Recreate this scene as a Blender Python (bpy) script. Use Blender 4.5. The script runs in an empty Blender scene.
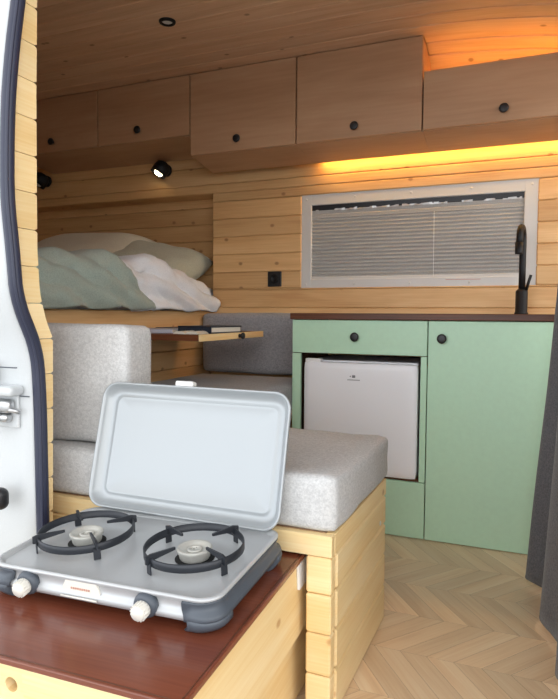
import bpy, bmesh, math, random
from mathutils import Matrix, Vector, noise
random.seed(7)
S = bpy.context.scene
COL = S.collection
PI = math.pi
R = math.radians

# ------------------------------------------------------------------ materials
def sg(c):
    return tuple((x/255/12.92 if x/255 <= .04045 else ((x/255+.055)/1.055)**2.4) for x in c)

def base(name):
    m = bpy.data.materials.new(name); m.use_nodes = True
    nt = m.node_tree; b = nt.nodes['Principled BSDF']
    return m, nt, b

def plain(name, col, rough=.5, metal=0., spec=.5, bump=0., bscale=300., coat=0.):
    m, nt, b = base(name)
    b.inputs['Base Color'].default_value = (*col, 1); b.inputs['Roughness'].default_value = rough
    b.inputs['Metallic'].default_value = metal; b.inputs['Specular IOR Level'].default_value = spec
    b.inputs['Coat Weight'].default_value = coat
    tc = nt.nodes.new('ShaderNodeTexCoord'); nz = nt.nodes.new('ShaderNodeTexNoise')
    nz.inputs['Scale'].default_value = bscale; nz.inputs['Detail'].default_value = 3
    nt.links.new(tc.outputs['Object'], nz.inputs['Vector'])
    # faint natural unevenness of the surface
    mx = nt.nodes.new('ShaderNodeMix'); mx.data_type = 'RGBA'
    mx.inputs['A'].default_value = (*[x*.95 for x in col], 1); mx.inputs['B'].default_value = (*[min(1, x*1.05) for x in col], 1)
    nt.links.new(nz.outputs['Fac'], mx.inputs['Factor']); nt.links.new(mx.outputs['Result'], b.inputs['Base Color'])
    if bump:
        bp = nt.nodes.new('ShaderNodeBump'); bp.inputs['Strength'].default_value = bump; bp.inputs['Distance'].default_value = .001
        nt.links.new(nz.outputs['Fac'], bp.inputs['Height']); nt.links.new(bp.outputs['Normal'], b.inputs['Normal'])
    return m

def wood(name, dark, mid, light, rough=.5, knots=.8, var=.25, ring=18., streak=26., knotcol=(.12, .05, .02), coat=0., spec=.4):
    m, nt, b = base(name); N = nt.nodes; L = nt.links
    uv = N.new('ShaderNodeUVMap'); uv.uv_map = 'UVMap'
    at = N.new('ShaderNodeAttribute'); at.attribute_name = 'rnd'
    off = N.new('ShaderNodeVectorMath'); off.operation = 'MULTIPLY_ADD'
    off.inputs[1].default_value = (17.3, 9.1, 5.7)
    L.new(at.outputs['Color'], off.inputs[0]); L.new(uv.outputs['UV'], off.inputs[2])
    def scaled(sx, sy):
        mp = N.new('ShaderNodeMapping'); mp.inputs['Scale'].default_value = (sx, sy, 1)
        L.new(off.outputs[0], mp.inputs['Vector']); return mp.outputs['Vector']
    n1 = N.new('ShaderNodeTexNoise'); n1.inputs['Scale'].default_value = 1; n1.inputs['Detail'].default_value = 5; n1.inputs['Distortion'].default_value = .6
    L.new(scaled(1.6, ring), n1.inputs['Vector'])
    n2 = N.new('ShaderNodeTexNoise'); n2.inputs['Scale'].default_value = 1; n2.inputs['Detail'].default_value = 4
    L.new(scaled(5., streak*7), n2.inputs['Vector'])
    mixf = N.new('ShaderNodeMath'); mixf.operation = 'MULTIPLY_ADD'; mixf.inputs[1].default_value = .35
    sc = N.new('ShaderNodeMath'); sc.operation = 'MULTIPLY'; sc.inputs[1].default_value = .65
    L.new(n1.outputs['Fac'], sc.inputs[0]); L.new(n2.outputs['Fac'], mixf.inputs[0]); L.new(sc.outputs[0], mixf.inputs[2])
    cr = N.new('ShaderNodeValToRGB'); e = cr.color_ramp.elements
    e[0].position = .33; e[0].color = (*dark, 1); e[1].position = .66; e[1].color = (*light, 1)
    x = e.new(.5); x.color = (*mid, 1)
    L.new(mixf.outputs[0], cr.inputs['Fac'])
    # every board has its own tone
    sep = N.new('ShaderNodeSeparateColor'); L.new(at.outputs['Color'], sep.inputs['Color'])
    mr = N.new('ShaderNodeMapRange'); mr.inputs['To Min'].default_value = 1-var; mr.inputs['To Max'].default_value = 1+var*.5
    L.new(sep.outputs['Red'], mr.inputs['Value'])
    mul = N.new('ShaderNodeVectorMath'); mul.operation = 'SCALE'
    L.new(cr.outputs['Color'], mul.inputs[0]); L.new(mr.outputs[0], mul.inputs['Scale'])
    col = mul.outputs[0]
    if knots > 0:
        vo = N.new('ShaderNodeTexVoronoi'); vo.inputs['Scale'].default_value = 1; vo.voronoi_dimensions = '2D'
        L.new(scaled(6.5, 9.), vo.inputs['Vector'])
        r1 = N.new('ShaderNodeMapRange'); r1.inputs['From Min'].default_value = .045; r1.inputs['From Max'].default_value = .10
        r1.inputs['To Min'].default_value = 1; r1.inputs['To Max'].default_value = 0
        L.new(vo.outputs['Distance'], r1.inputs['Value'])
        s2 = N.new('ShaderNodeSeparateColor'); L.new(vo.outputs['Color'], s2.inputs['Color'])
        gt = N.new('ShaderNodeMath'); gt.operation = 'GREATER_THAN'; gt.inputs[1].default_value = 1-knots*.45
        L.new(s2.outputs['Green'], gt.inputs[0])
        mm = N.new('ShaderNodeMath'); mm.operation = 'MULTIPLY'; L.new(r1.outputs[0], mm.inputs[0]); L.new(gt.outputs[0], mm.inputs[1])
        m3 = N.new('ShaderNodeMath'); m3.operation = 'MULTIPLY'; m3.inputs[1].default_value = .62; L.new(mm.outputs[0], m3.inputs[0])
        mx = N.new('ShaderNodeMix'); mx.data_type = 'RGBA'; mx.inputs['B'].default_value = (*knotcol, 1)
        L.new(m3.outputs[0], mx.inputs['Factor']); L.new(col, mx.inputs['A']); col = mx.outputs['Result']
    L.new(col, b.inputs['Base Color'])
    b.inputs['Roughness'].default_value = rough; b.inputs['Specular IOR Level'].default_value = spec
    b.inputs['Coat Weight'].default_value = coat; b.inputs['Coat Roughness'].default_value = .12
    bp = N.new('ShaderNodeBump'); bp.inputs['Strength'].default_value = .12; bp.inputs['Distance'].default_value = .001
    L.new(mixf.outputs[0], bp.inputs['Height']); L.new(bp.outputs['Normal'], b.inputs['Normal'])
    return m

def fabric(name, c1, c2, scale=260., bump=.5, rough=.95, sheen=.2):
    m, nt, b = base(name); N = nt.nodes; L = nt.links
    tc = N.new('ShaderNodeTexCoord')
    def nz(sx, sy, sz):
        mp = N.new('ShaderNodeMapping'); mp.inputs['Scale'].default_value = (sx, sy, sz)
        L.new(tc.outputs['Object'], mp.inputs['Vector'])
        n = N.new('ShaderNodeTexNoise'); n.inputs['Scale'].default_value = 1; n.inputs['Detail'].default_value = 2
        L.new(mp.outputs['Vector'], n.inputs['Vector']); return n.outputs['Fac']
    a, c, d = nz(scale, scale*.4, scale), nz(scale*.4, scale, scale*.5), nz(9, 9, 9)
    ad = N.new('ShaderNodeMath'); ad.operation = 'ADD'; L.new(a, ad.inputs[0]); L.new(c, ad.inputs[1])
    ad2 = N.new('ShaderNodeMath'); ad2.operation = 'MULTIPLY_ADD'; ad2.inputs[1].default_value = .12
    L.new(d, ad2.inputs[0]); L.new(ad.outputs[0], ad2.inputs[2])
    mr = N.new('ShaderNodeMapRange'); mr.inputs['From Min'].default_value = .8; mr.inputs['From Max'].default_value = 1.3
    L.new(ad2.outputs[0], mr.inputs['Value'])
    mx = N.new('ShaderNodeMix'); mx.data_type = 'RGBA'; mx.inputs['A'].default_value = (*c1, 1); mx.inputs['B'].default_value = (*c2, 1)
    L.new(mr.outputs[0], mx.inputs['Factor']); L.new(mx.outputs['Result'], b.inputs['Base Color'])
    b.inputs['Roughness'].default_value = rough; b.inputs['Specular IOR Level'].default_value = .15
    b.inputs['Sheen Weight'].default_value = sheen
    bp = N.new('ShaderNodeBump'); bp.inputs['Strength'].default_value = bump; bp.inputs['Distance'].default_value = .0015
    L.new(ad.outputs[0], bp.inputs['Height']); L.new(bp.outputs['Normal'], b.inputs['Normal'])
    return m

def glow(name, col, strength):
    m, nt, b = base(name)
    b.inputs['Base Color'].default_value = (*col, 1)
    b.inputs['Emission Color'].default_value = (*col, 1); b.inputs['Emission Strength'].default_value = strength
    return m

M = dict(
    pine=wood('pine_boards', sg((204, 156, 104)), sg((220, 176, 122)), sg((230, 190, 138)), knots=.6, var=.14, ring=11., knotcol=sg((128, 76, 40))),
    bench_pine=wood('light_pine_boards', sg((236, 200, 138)), sg((244, 214, 158)), sg((250, 226, 178)), knots=.3, var=.07, ring=9., knotcol=sg((176, 116, 62))),
    ceil_pine=wood('ceiling_boards', sg((206, 164, 128)), sg((220, 180, 144)), sg((230, 194, 160)), knots=.35, var=.08, knotcol=sg((120, 72, 46))),
    birch=wood('birch_plywood', sg((178, 138, 104)), sg((188, 148, 114)), sg((196, 158, 124)), knots=0, var=.04, ring=7., streak=10., rough=.45),
    oak=wood('oak_parquet', sg((222, 190, 152)), sg((236, 208, 172)), sg((244, 222, 190)), knots=.1, var=.13, ring=16., rough=.42, knotcol=sg((140, 98, 62))),
    brown=wood('brown_stained_board', sg((104, 52, 36)), sg((120, 64, 44)), sg((134, 74, 52)), knots=0, var=.03, ring=6., rough=.27, coat=.5),
    walnut=wood('dark_worktop', sg((66, 34, 20)), sg((92, 52, 32)), sg((112, 66, 42)), knots=0, var=.08, rough=.4),
    green=plain('sage_green_paint', sg((184, 219, 190)), .42, bump=.05, bscale=60),
    white=plain('white_plastic', sg((232, 232, 232)), .35),
    cream=plain('cream_plastic', sg((224, 221, 212)), .4),
    fridge=plain('white_enamel', sg((236, 236, 240)), .3, bump=.03, bscale=700),
    bodywhite=plain('white_van_paint', sg((198, 202, 204)), .25, coat=.4),
    frame=plain('window_frame_plastic', sg((208, 206, 202)), .5),
    black=plain('black_plastic', (.012, .012, .014), .4),
    blackm=plain('black_metal', (.008, .008, .009), .5, .0, spec=.3),
    rubber=plain('dark_rubber_seal', sg((42, 46, 66)), .42, bscale=40),
    silver=plain('silver_enamel', (.50, .515, .525), .32, .25, bscale=900, bump=.02),
    lid=plain('pale_silver_enamel', (.37, .395, .41), .30, .2, bscale=900),
    guard=plain('blue_grey_plastic', sg((76, 83, 92)), .45, bump=.1, bscale=900),
    grate=plain('dark_grey_enamel', sg((46, 49, 55)), .4, .3),
    alu=plain('cast_aluminium', sg((196, 195, 188)), .42, .35),
    steel=plain('zinc_steel', (.55, .56, .57), .3, .9),
    hole_shade=plain('painted_hole_shade', (.01, .01, .01), .9),
    linen=fabric('pale_grey_linen', sg((184, 184, 184)), sg((208, 208, 207)), sheen=0),
    charcoal=fabric('mid_grey_linen', sg((138, 137, 140)), sg((164, 163, 166))),
    sage=fabric('sage_cotton', sg((150, 164, 156)), sg((172, 186, 178)), 400, .15),
    sheet=fabric('white_cotton', sg((220, 226, 234)), sg((236, 241, 248)), 400, .15),
    pillow=fabric('cream_cotton', sg((206, 200, 180)), sg((226, 220, 200)), 400, .15),
    pillow2=fabric('greenish_cotton', sg((168, 172, 156)), sg((196, 198, 180)), 400, .15),
    curtain=fabric('dark_grey_curtain', sg((82, 82, 86)), sg((108, 108, 112)), 300, .5),
    blind=fabric('grey_pleated_blind', sg((164, 162, 158)), sg((182, 180, 176)), 500, .1),
    leak=plain('daylight_leak_silver', (.6, .6, .6), .4, .7),
    paper=plain('pale_paper', sg((222, 218, 206)), .6),
    paper2=plain('lilac_paper', sg((196, 194, 206)), .6),
    navy=plain('navy_cover', sg((28, 32, 52)), .45),
    navy2=plain('dark_blue_cover', sg((30, 40, 56)), .5),
    red=plain('faded_red_print', sg((196, 150, 132)), .5),
    greyprint=plain('grey_print', sg((110, 110, 116)), .5),
    subfloor=plain('dark_joint', sg((120, 88, 60)), .8),
    asphalt=plain('pale_paving', (.52, .50, .47), .9, bump=.5, bscale=30),
    lens=plain('frosted_lens', sg((226, 224, 220)), .4),
    led=glow('warm_led', (1., .56, .12), 11.),
    led2=glow('amber_led', (1., .50, .08), 10.),
    bulb=glow('warm_bulb', (1., .80, .5), 5.),
)
mg, ntg, bg_ = base('window_glass')
bg_.inputs['Base Color'].default_value = (.9, .95, .95, 1); bg_.inputs['Transmission Weight'].default_value = 1; bg_.inputs['Roughness'].default_value = .02
M['glass'] = mg

# ------------------------------------------------------------------ mesh helpers
def Wm(o):
    m = Matrix.LocRotScale(o.location, o.rotation_euler, o.scale)
    return (Wm(o.parent) @ m) if o.parent else m

class MB:
    def __init__(s):
        s.bm = bmesh.new(); s.uv = s.bm.loops.layers.uv.new('UVMap'); s.rc = s.bm.loops.layers.float_color.new('rnd')
    def merge(s, tb, grain=0, rnd=None, xf=None, mi=0):
        r = rnd or (random.random(), random.random(), random.random(), 1)
        tb.normal_update()
        vm = {}
        for v in tb.verts: vm[v] = s.bm.verts.new((xf @ v.co) if xf else v.co)
        for f in tb.faces:
            try: nf = s.bm.faces.new([vm[v] for v in f.verts])
            except ValueError: continue
            nf.material_index = mi; nf.smooth = f.smooth
            n = f.normal; d = max(range(3), key=lambda k: abs(n[k]))
            if d == grain: a, b = [k for k in range(3) if k != d]
            else: a = grain; b = [k for k in range(3) if k not in (d, grain)][0]
            for lo, l2 in zip(f.loops, nf.loops):
                c = lo.vert.co; l2[s.uv].uv = (c[a], c[b]); l2[s.rc] = r
        tb.free()
    def box(s, x0, x1, y0, y1, z0, z1, bev=.002, grain=0, seg=1, xf=None, rnd=None, mi=0, smooth=False):
        tb = bmesh.new()
        bmesh.ops.create_cube(tb, size=1)
        for v in tb.verts:
            v.co = ((x0+x1)/2+v.co.x*(x1-x0), (y0+y1)/2+v.co.y*(y1-y0), (z0+z1)/2+v.co.z*(z1-z0))
        b = min(bev, .45*min(abs(x1-x0), abs(y1-y0), abs(z1-z0)))
        if b > 0: bmesh.ops.bevel(tb, geom=tb.edges[:], offset=b, segments=seg, profile=.5, affect='EDGES')
        if smooth:
            for f in tb.faces: f.smooth = True
        s.merge(tb, grain, rnd, xf, mi)
    def verts_faces(s, vs, fs, grain=0, rnd=None, smooth=False, xf=None, mi=0, fix=True):
        tb = bmesh.new(); V = [tb.verts.new(v) for v in vs]
        for f in fs:
            try: tb.faces.new([V[i] for i in f])
            except ValueError: pass
        if fix: bmesh.ops.recalc_face_normals(tb, faces=tb.faces[:])
        if smooth:
            for f in tb.faces: f.smooth = True
        s.merge(tb, grain, rnd, xf, mi)
    def prism(s, poly, axis, a, b, bev=.0, grain=0, rnd=None, mi=0):
        """poly: 2-D outline in the two other axes (in order), swept along axis from a to b"""
        o = [k for k in range(3) if k != axis]; n = len(poly); vs = []
        for t in (a, b):
            for p in poly:
                c = [0, 0, 0]; c[axis] = t; c[o[0]] = p[0]; c[o[1]] = p[1]; vs.append(c)
        fs = [list(range(n)), list(range(2*n-1, n-1, -1))]+[[i, (i+1) % n, n+(i+1) % n, n+i] for i in range(n)]
        tb = bmesh.new(); V = [tb.verts.new(v) for v in vs]
        for f in fs: tb.faces.new([V[i] for i in f])
        bmesh.ops.recalc_face_normals(tb, faces=tb.faces[:])
        if bev: bmesh.ops.bevel(tb, geom=tb.edges[:], offset=bev, segments=1, affect='EDGES')
        s.merge(tb, grain, rnd, None, mi)
    def lathe(s, prof, xf=None, n=28, mi=0):
        """prof: list of (r, z) from bottom to top about local z; r=0 closes"""
        vs = []; rings = []
        for r, z in prof:
            if r < 1e-6: rings.append([len(vs)]); vs.append((0, 0, z))
            else:
                rings.append(list(range(len(vs), len(vs)+n)))
                for k in range(n): a = 2*PI*k/n; vs.append((r*math.cos(a), r*math.sin(a), z))
        fs = []
        for A, B in zip(rings, rings[1:]):
            for k in range(n):
                k2 = (k+1) % n
                if len(A) == 1 and len(B) == 1: continue
                if len(A) == 1: fs.append([A[0], B[k], B[k2]])
                elif len(B) == 1: fs.append([A[k], A[k2], B[0]])
                else: fs.append([A[k], A[k2], B[k2], B[k]])
        s.verts_faces(vs, fs, smooth=True, xf=xf, mi=mi)
    def loft(s, rings, cap0=False, cap1=False, closed=True, xf=None, mi=0, smooth=True):
        n = len(rings[0]); vs = [p for r in rings for p in r]; fs = []
        for j in range(len(rings)-1):
            for k in range(n if closed else n-1):
                k2 = (k+1) % n; fs.append([j*n+k, j*n+k2, (j+1)*n+k2, (j+1)*n+k])
        if cap0: fs.append(list(range(n))[::-1])
        if cap1: fs.append([(len(rings)-1)*n+k for k in range(n)])
        s.verts_faces(vs, fs, smooth=smooth, xf=xf, mi=mi)
    def tube(s, pts, r, n=12, xf=None, caps=True, mi=0, flat=1.):
        pts = [Vector(p) for p in pts]; rings = []
        up = None
        for i, p in enumerate(pts):
            t = (pts[min(i+1, len(pts)-1)]-pts[max(i-1, 0)]).normalized()
            if up is None:
                up = Vector((0, 0, 1)) if abs(t.z) < .9 else Vector((1, 0, 0))
            a = t.cross(up).normalized(); b = a.cross(t).normalized(); up = b
            rr = r[i] if isinstance(r, (list, tuple)) else r
            rings.append([tuple(p+a*rr*math.cos(2*PI*k/n)+b*rr*flat*math.sin(2*PI*k/n)) for k in range(n)])
        s.loft(rings, caps, caps, True, xf, mi)
    def rbox(s, c, d, r, n=14, puff=0., wob=0., seed=0., freq=6., xf=None, mi=0):
        """rounded box, softly puffed and wrinkled: cushions, mattresses, pillows"""
        tb = bmesh.new(); bmesh.ops.create_cube(tb, size=2)
        bmesh.ops.subdivide_edges(tb, edges=tb.edges[:], cuts=n, use_grid_fill=True)
        h = [x/2 for x in d]
        for v in tb.verts:
            q = Vector(v.co)
            # pull grid lines towards the edges so that the rounding is well resolved
            p = Vector([h[k]*(math.sin(q[k]*PI/2)*.45+q[k]*.55) for k in range(3)])
            inner = Vector([max(-(h[k]-r), min(h[k]-r, p[k])) for k in range(3)])
            dd = p-inner
            if dd.length > 1e-9: p = inner+dd.normalized()*r
            else: p = inner
            if puff:
                for k in range(3):
                    o = [j for j in range(3) if j != k]
                    g = max(0, 1-(p[o[0]]/h[o[0]])**2)*max(0, 1-(p[o[1]]/h[o[1]])**2)
                    p[k] += math.copysign(puff*g*min(1, abs(p[k])/h[k])**3, p[k])
            if wob:
                w = noise.noise_vector(p*freq+Vector((seed, seed*1.7, 0)))+.5*noise.noise_vector(p*freq*2.7+Vector((0, seed, seed)))
                p += w*wob
            v.co = p+Vector(c)
        for f in tb.faces: f.smooth = True
        s.merge(tb, 0, None, xf, mi)
    def build(s, name, mat, parent=None, local=False):
        me = bpy.data.meshes.new(name)
        if parent is not None and not local:
            s.bm.transform(Wm(parent).inverted())
        s.bm.to_mesh(me); s.bm.free()
        for m in (mat if isinstance(mat, list) else [mat]): me.materials.append(m)
        o = bpy.data.objects.new(name, me); COL.objects.link(o)
        if parent is not None: o.parent = parent
        return o

def thing(name, label, cat, loc=(0, 0, 0), rot=(0, 0, 0), group=None):
    o = bpy.data.objects.new(name, None); COL.objects.link(o)
    o.location = loc; o.rotation_euler = rot; o.empty_display_size = .05
    return tag(o, label, cat, group)
def tag(o, label, cat, group=None):
    o['label'] = label; o['category'] = cat
    if group: o['group'] = group
    return o
def struct(o, label=None):
    o['kind'] = 'structure'
    if label: o['label'] = label
    return o
def one(f, name, mat, parent=None, local=False):
    b = MB(); f(b); return b.build(name, mat, parent, local)
def bx(name, mat, parent, *a, **k):
    local = k.pop('local', False)
    b = MB(); b.box(*a, **k); return b.build(name, mat, parent, local)
def part_label(o, t): o['label'] = t; return o

def rrect(w, h, r, n=6, z=0.):
    p = []
    for cx, cy, a0 in ((w/2-r, h/2-r, 0), (-w/2+r, h/2-r, 90), (-w/2+r, -h/2+r, 180), (w/2-r, -h/2+r, 270)):
        for k in range(n+1):
            a = R(a0+90*k/n); p.append((cx+r*math.cos(a), cy+r*math.sin(a), z))
    return p

# ------------------------------------------------------------------ key dimensions (metres)
YW = 3.0          # far wall
YK = 2.536        # kitchen front
XB = -1.66        # foot of the bed
YO = 2.70         # overhead cabinet fronts
ZC = 2.135        # ceiling

# ------------------------------------------------------------------ the setting
# floor: herringbone oak blocks
fb = MB()
L_, W_ = .42, .07
ca, sa = math.cos(R(45)), math.sin(R(45))
def clip(poly, x0, x1, y0, y1):
    def cut(P, f):
        out = []
        for i in range(len(P)):
            a, b = P[i], P[(i+1) % len(P)]; fa, fb_ = f(a), f(b)
            if fa >= 0: out.append(a)
            if (fa > 0 > fb_) or (fa < 0 < fb_):
                t = fa/(fa-fb_); out.append((a[0]+(b[0]-a[0])*t, a[1]+(b[1]-a[1])*t))
        return out
    for f in (lambda p: p[0]-x0, lambda p: x1-p[0], lambda p: p[1]-y0, lambda p: y1-p[1]):
        poly = cut(poly, f)
        if len(poly) < 3: return []
    return poly
g = .0008
# chevron-laid strips: rows along the van, boards slanting one way and the other
colw, dxb, stp = .218, .165, .1455
def boards():
    for k in range(-4, 7):
        y = 1.66+colw*k; sgn = 1 if k % 2 == 0 else -1
        x = -4.18+(0 if sgn > 0 else dxb)
        while x < 1.2:
            for h in (0, .5):
                xa = x+stp*h; xb = xa+stp*.5
                yield [(xa, y), (xb, y), (xb+sgn*dxb, y+colw), (xa+sgn*dxb, y+colw)], sgn
            x += stp
for poly, sgn in boards():
    cx = sum(p[0] for p in poly)/4; cy = sum(p[1] for p in poly)/4
    P = clip(poly, -3.2, .6, .98, 3.0)
    if not P: continue
    rr = (random.random(), random.random(), random.random(), 1)
    vs = [fb.bm.verts.new((cx+(p[0]-cx)*.99, cy+(p[1]-cy)*.998, 0)) for p in P]
    f = fb.bm.faces.new(vs); f.normal_update()
    if f.normal.z < 0: f.normal_flip()
    ang = math.atan2(colw, sgn*dxb)
    for l in f.loops:
        c = l.vert.co; l[fb.uv].uv = (c.x*math.cos(ang)+c.y*math.sin(ang), -c.x*math.sin(ang)+c.y*math.cos(ang)); l[fb.rc] = rr
fb.box(-3.2, .6, .98, 3.0, -.06, -.0015, bev=0, mi=1)
struct(fb.build('floor', [M['oak'], M['subfloor']]))

def rowsplit(x0, x1, z0, z1, pitch, zoff, holes):
    """horizontal boards of one wall with rectangular holes cut out"""
    zs = {z0, z1}
    z = zoff
    while z < z1:
        if z > z0: zs.add(z)
        z += pitch
    cuts = sorted(zs); out = []
    for a, b in zip(cuts, cuts[1:]):
        sub = sorted({a, b}|{h[k] for h in holes for k in (2, 3) if a < h[k] < b})
        for c, d in zip(sub, sub[1:]):
            spans = [(x0, x1)]
            for h in holes:
                if h[2] < d-1e-6 and h[3] > c+1e-6:
                    ns = []
                    for s0, s1 in spans:
                        if h[1] <= s0 or h[0] >= s1: ns.append((s0, s1)); continue
                        if h[0] > s0: ns.append((s0, h[0]))
                        if h[1] < s1: ns.append((h[1], s1))
                    spans = ns
            rr = (random.random(), random.random(), random.random(), 1)
            for s0, s1 in spans:
                if d-c > .004 and s1-s0 > .004: out.append((s0, s1, c, d, rr))
    return out

WIN = (-1.1345, -.0025, 1.0765, 1.5525)
REC = (-3.2, XB, .90, 1.60)
wb = MB()
for s0, s1, c, d, rr in rowsplit(-3.2, .6, 0, 2.06, .0965, .0075, [WIN, REC]):
    wb.box(s0, s1, YW, YW+.018, c+.0006, d-.0006, bev=.004, grain=0, rnd=rr)
# recess behind the head of the bed
for s0, s1, c, d, rr in rowsplit(-3.2, XB+.02, .85, 1.62, .0965, .0075, []):
    wb.box(s0, s1, YW+.15, YW+.168, c+.0006, d-.0006, bev=.004, grain=0, rnd=rr)
wb.box(XB, XB+.018, YW+.018, YW+.15, .85, 1.618, grain=2)
wb.box(-3.2, XB, YW+.018, YW+.15, 1.60, 1.618)
wb.box(-3.2, .6, YW+.18, YW+.20, -.06, 1.02, bev=0)
wb.box(-3.2, WIN[0], YW+.18, YW+.20, 1.02, 2.3, bev=0); wb.box(WIN[1], .6, YW+.18, YW+.20, 1.02, 2.3, bev=0)
wb.box(WIN[0], WIN[1], YW+.18, YW+.20, WIN[3], 2.3, bev=0)
# reveal of the window opening
wb.box(WIN[0]-.018, WIN[0], YW+.018, YW+.18, WIN[2], WIN[3], grain=2); wb.box(WIN[1], WIN[1]+.018, YW+.018, YW+.18, WIN[2], WIN[3], grain=2)
wb.box(WIN[0]-.018, WIN[1]+.018, YW+.018, YW+.18, WIN[2]-.018, WIN[2]); wb.box(WIN[0]-.018, WIN[1]+.018, YW+.018, YW+.18, WIN[3], WIN[3]+.018)
struct(wb.build('wall_back', M['pine']))

# ceiling: boards running along the van, coved down to the far wall, dipping towards the cab
cb = MB()
path = [(1.02, ZC-.02)]
y = 1.12
while y < 2.72: path.append((y, ZC)); y += .1
path += [(2.78, ZC-.004), (2.86, ZC-.028), (2.93, ZC-.07), (2.985, ZC-.13), (3.0, ZC-.19)]
def dip(x): return -.13*max(0, x+.6)**2
xs = [-3.2, -2.4, -1.6, -1.0, -.6, -.4, -.2, 0, .2, .4, .6]
for (ya, za), (yb, zb) in zip(path, path[1:]):
    n = Vector((0, -(zb-za), yb-ya)).normalized()*.016
    e = Vector((0, yb-ya, zb-za)).normalized()
    vs = []
    for x in xs:
        dz = dip(x)
        A = Vector((x, ya, za+dz)); B = Vector((x, yb, zb+dz))
        vs += [A+n, A+n*.35+e*.0012, A+e*.0055, B-e*.0055, B+n*.35-e*.0012, B+n]
    fs = []
    for i in range(len(xs)-1):
        for k in range(5): fs.append([i*6+k, i*6+k+1, (i+1)*6+k+1, (i+1)*6+k])
        fs.append([i*6+5, i*6, (i+1)*6, (i+1)*6+5])
    fs += [[5, 4, 3, 2, 1, 0], [(len(xs)-1)*6+k for k in range(6)]]
    cb.verts_faces([tuple(v) for v in vs], fs)
cb.box(-3.3, .7, .98, 3.3, ZC+.03, ZC+.06, bev=0)
struct(cb.build('ceiling', M['ceil_pine']))

def wall_simple(name, *a, mat='pine', grain=0, axis='x'):
    b = MB(); x0, x1, y0, y1, z0, z1 = a; z = z0
    while z < z1-1e-4:
        t = min(z+.0965, z1); b.box(x0, x1, y0, y1, z+.0006, t-.0006, bev=.004, grain=grain); z += .0965
    return struct(b.build(name, M[mat]))
wall_simple('wall_left', -3.24, -3.2, 1.0, 3.2, -.06, 2.16, grain=1)
wall_simple('wall_right', .6, .64, 1.0, 3.2, -.06, .95, grain=1)  # unseen wall, left open above so daylight reaches in from the cab
# side wall with the sliding-door opening: clad outside in white steel that leans in as it rises
JL = [(1.0, -.6), (1.19, 0), (1.197, .352), (1.196, .457), (1.194, .717), (1.187, .845), (1.162, .896), (1.125, .97), (1.116, 1.089), (1.103, 1.205), (1.105, 1.322), (1.112, 1.44), (1.127, 1.56), (1.149, 1.685), (1.17, 1.80), (1.19, 2.3)]
JR = [(1.215, 0), (1.218, .344), (1.22, .45), (1.226, .713), (1.229, .874), (1.206, .921), (1.187, .989), (1.181, 1.095), (1.182, 1.219), (1.186, 1.463), (1.194, 1.706), (1.20, 1.80), (1.2, 2.3)]
def crv(T, z):
    for (a, za), (b, zb) in zip(T, T[1:]):
        if za <= z <= zb: return a+(b-a)*(z-za)/(zb-za)
    return T[-1][0] if z > T[-1][1] else T[0][0]
def jl(z): return sum(crv(JL, z+d) for d in (-.04, -.02, 0, .02, .04))/5 if z > .1 else 1.19
XJ = -1.15
jb = MB()
z = 1.233-.09*14
while z < 1.8:
    za, zb = max(z, 0), z+.09
    if zb > 0.02:
        zz = [za+.0008]+[za+.0045+(zb-za-.009)*k/5 for k in range(6)]+[zb-.0008]
        lft = [(jl(q)+.002, q) for q in zz]
        rgt = [(crv(JR, q)-(.008 if k in (0, 7) else 0.), q) for k, q in enumerate(zz)]
        jb.prism(lft+rgt[::-1], 0, XJ-.018, XJ, bev=.0, grain=1)
    z += .09
struct(jb.build('trim_1', M['bench_pine']), 'pine boards lining the rear edge of the side door opening')
nb = MB(); z = 0.
while z < 2.1:
    t = min(z+.0965, 2.13); y0n = 1.196 if z < .86 else 1.166; nb.box(-3.2, XJ-.02, y0n, y0n+.014, z+.0006, t-.0006, bev=.004); z += .0965
nb.box(XJ-.02, .6, 1.12, 1.16, 2.0, 2.16)
nb.box(.24, .6, 1.12, 1.16, -.06, 2.0, grain=2)
struct(nb.build('wall_front', M['pine']))
ob = MB()
zs = [-.35+.05*k for k in range(53)]
rings = []
for q in zs:
    yy = jl(q)-.036 if q > 0 else 1.155
    rings.append([(-3.3, yy+.0, q), (XJ-.05, yy, q), (XJ-.012, yy+.004, q), (XJ-.003, yy+.015, q), (XJ-.003, yy+.034, q), (XJ-.02, yy+.036, q), (-3.3, yy+.036, q)])
ob.loft(rings, True, True, True)
ob.box(XJ-.02, .7, 1.06, 1.11, 2.0, 2.3, bev=.02, seg=3); ob.box(.24, .7, 1.06, 1.11, -.35, 2.0, bev=.02, seg=3)
ob.box(-3.3, .7, 1.06, 1.115, -.35, -.07, bev=.01)
ob.box(-3.35, .72, 1.0, 3.3, ZC+.07, ZC+.1, bev=.01)
ob.box(-3.35, -3.26, 1.0, 3.3, -.35, 2.25, bev=0); ob.box(.66, .74, 1.0, 3.3, -.35, .95, bev=0)
struct(ob.build('wall_exterior', M['bodywhite']), 'white van bodywork around the side door')

gb = MB(); gb.box(-14, 14, -14, 14, -.7, -.55, bev=0); struct(gb.build('ground', M['asphalt']))

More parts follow.
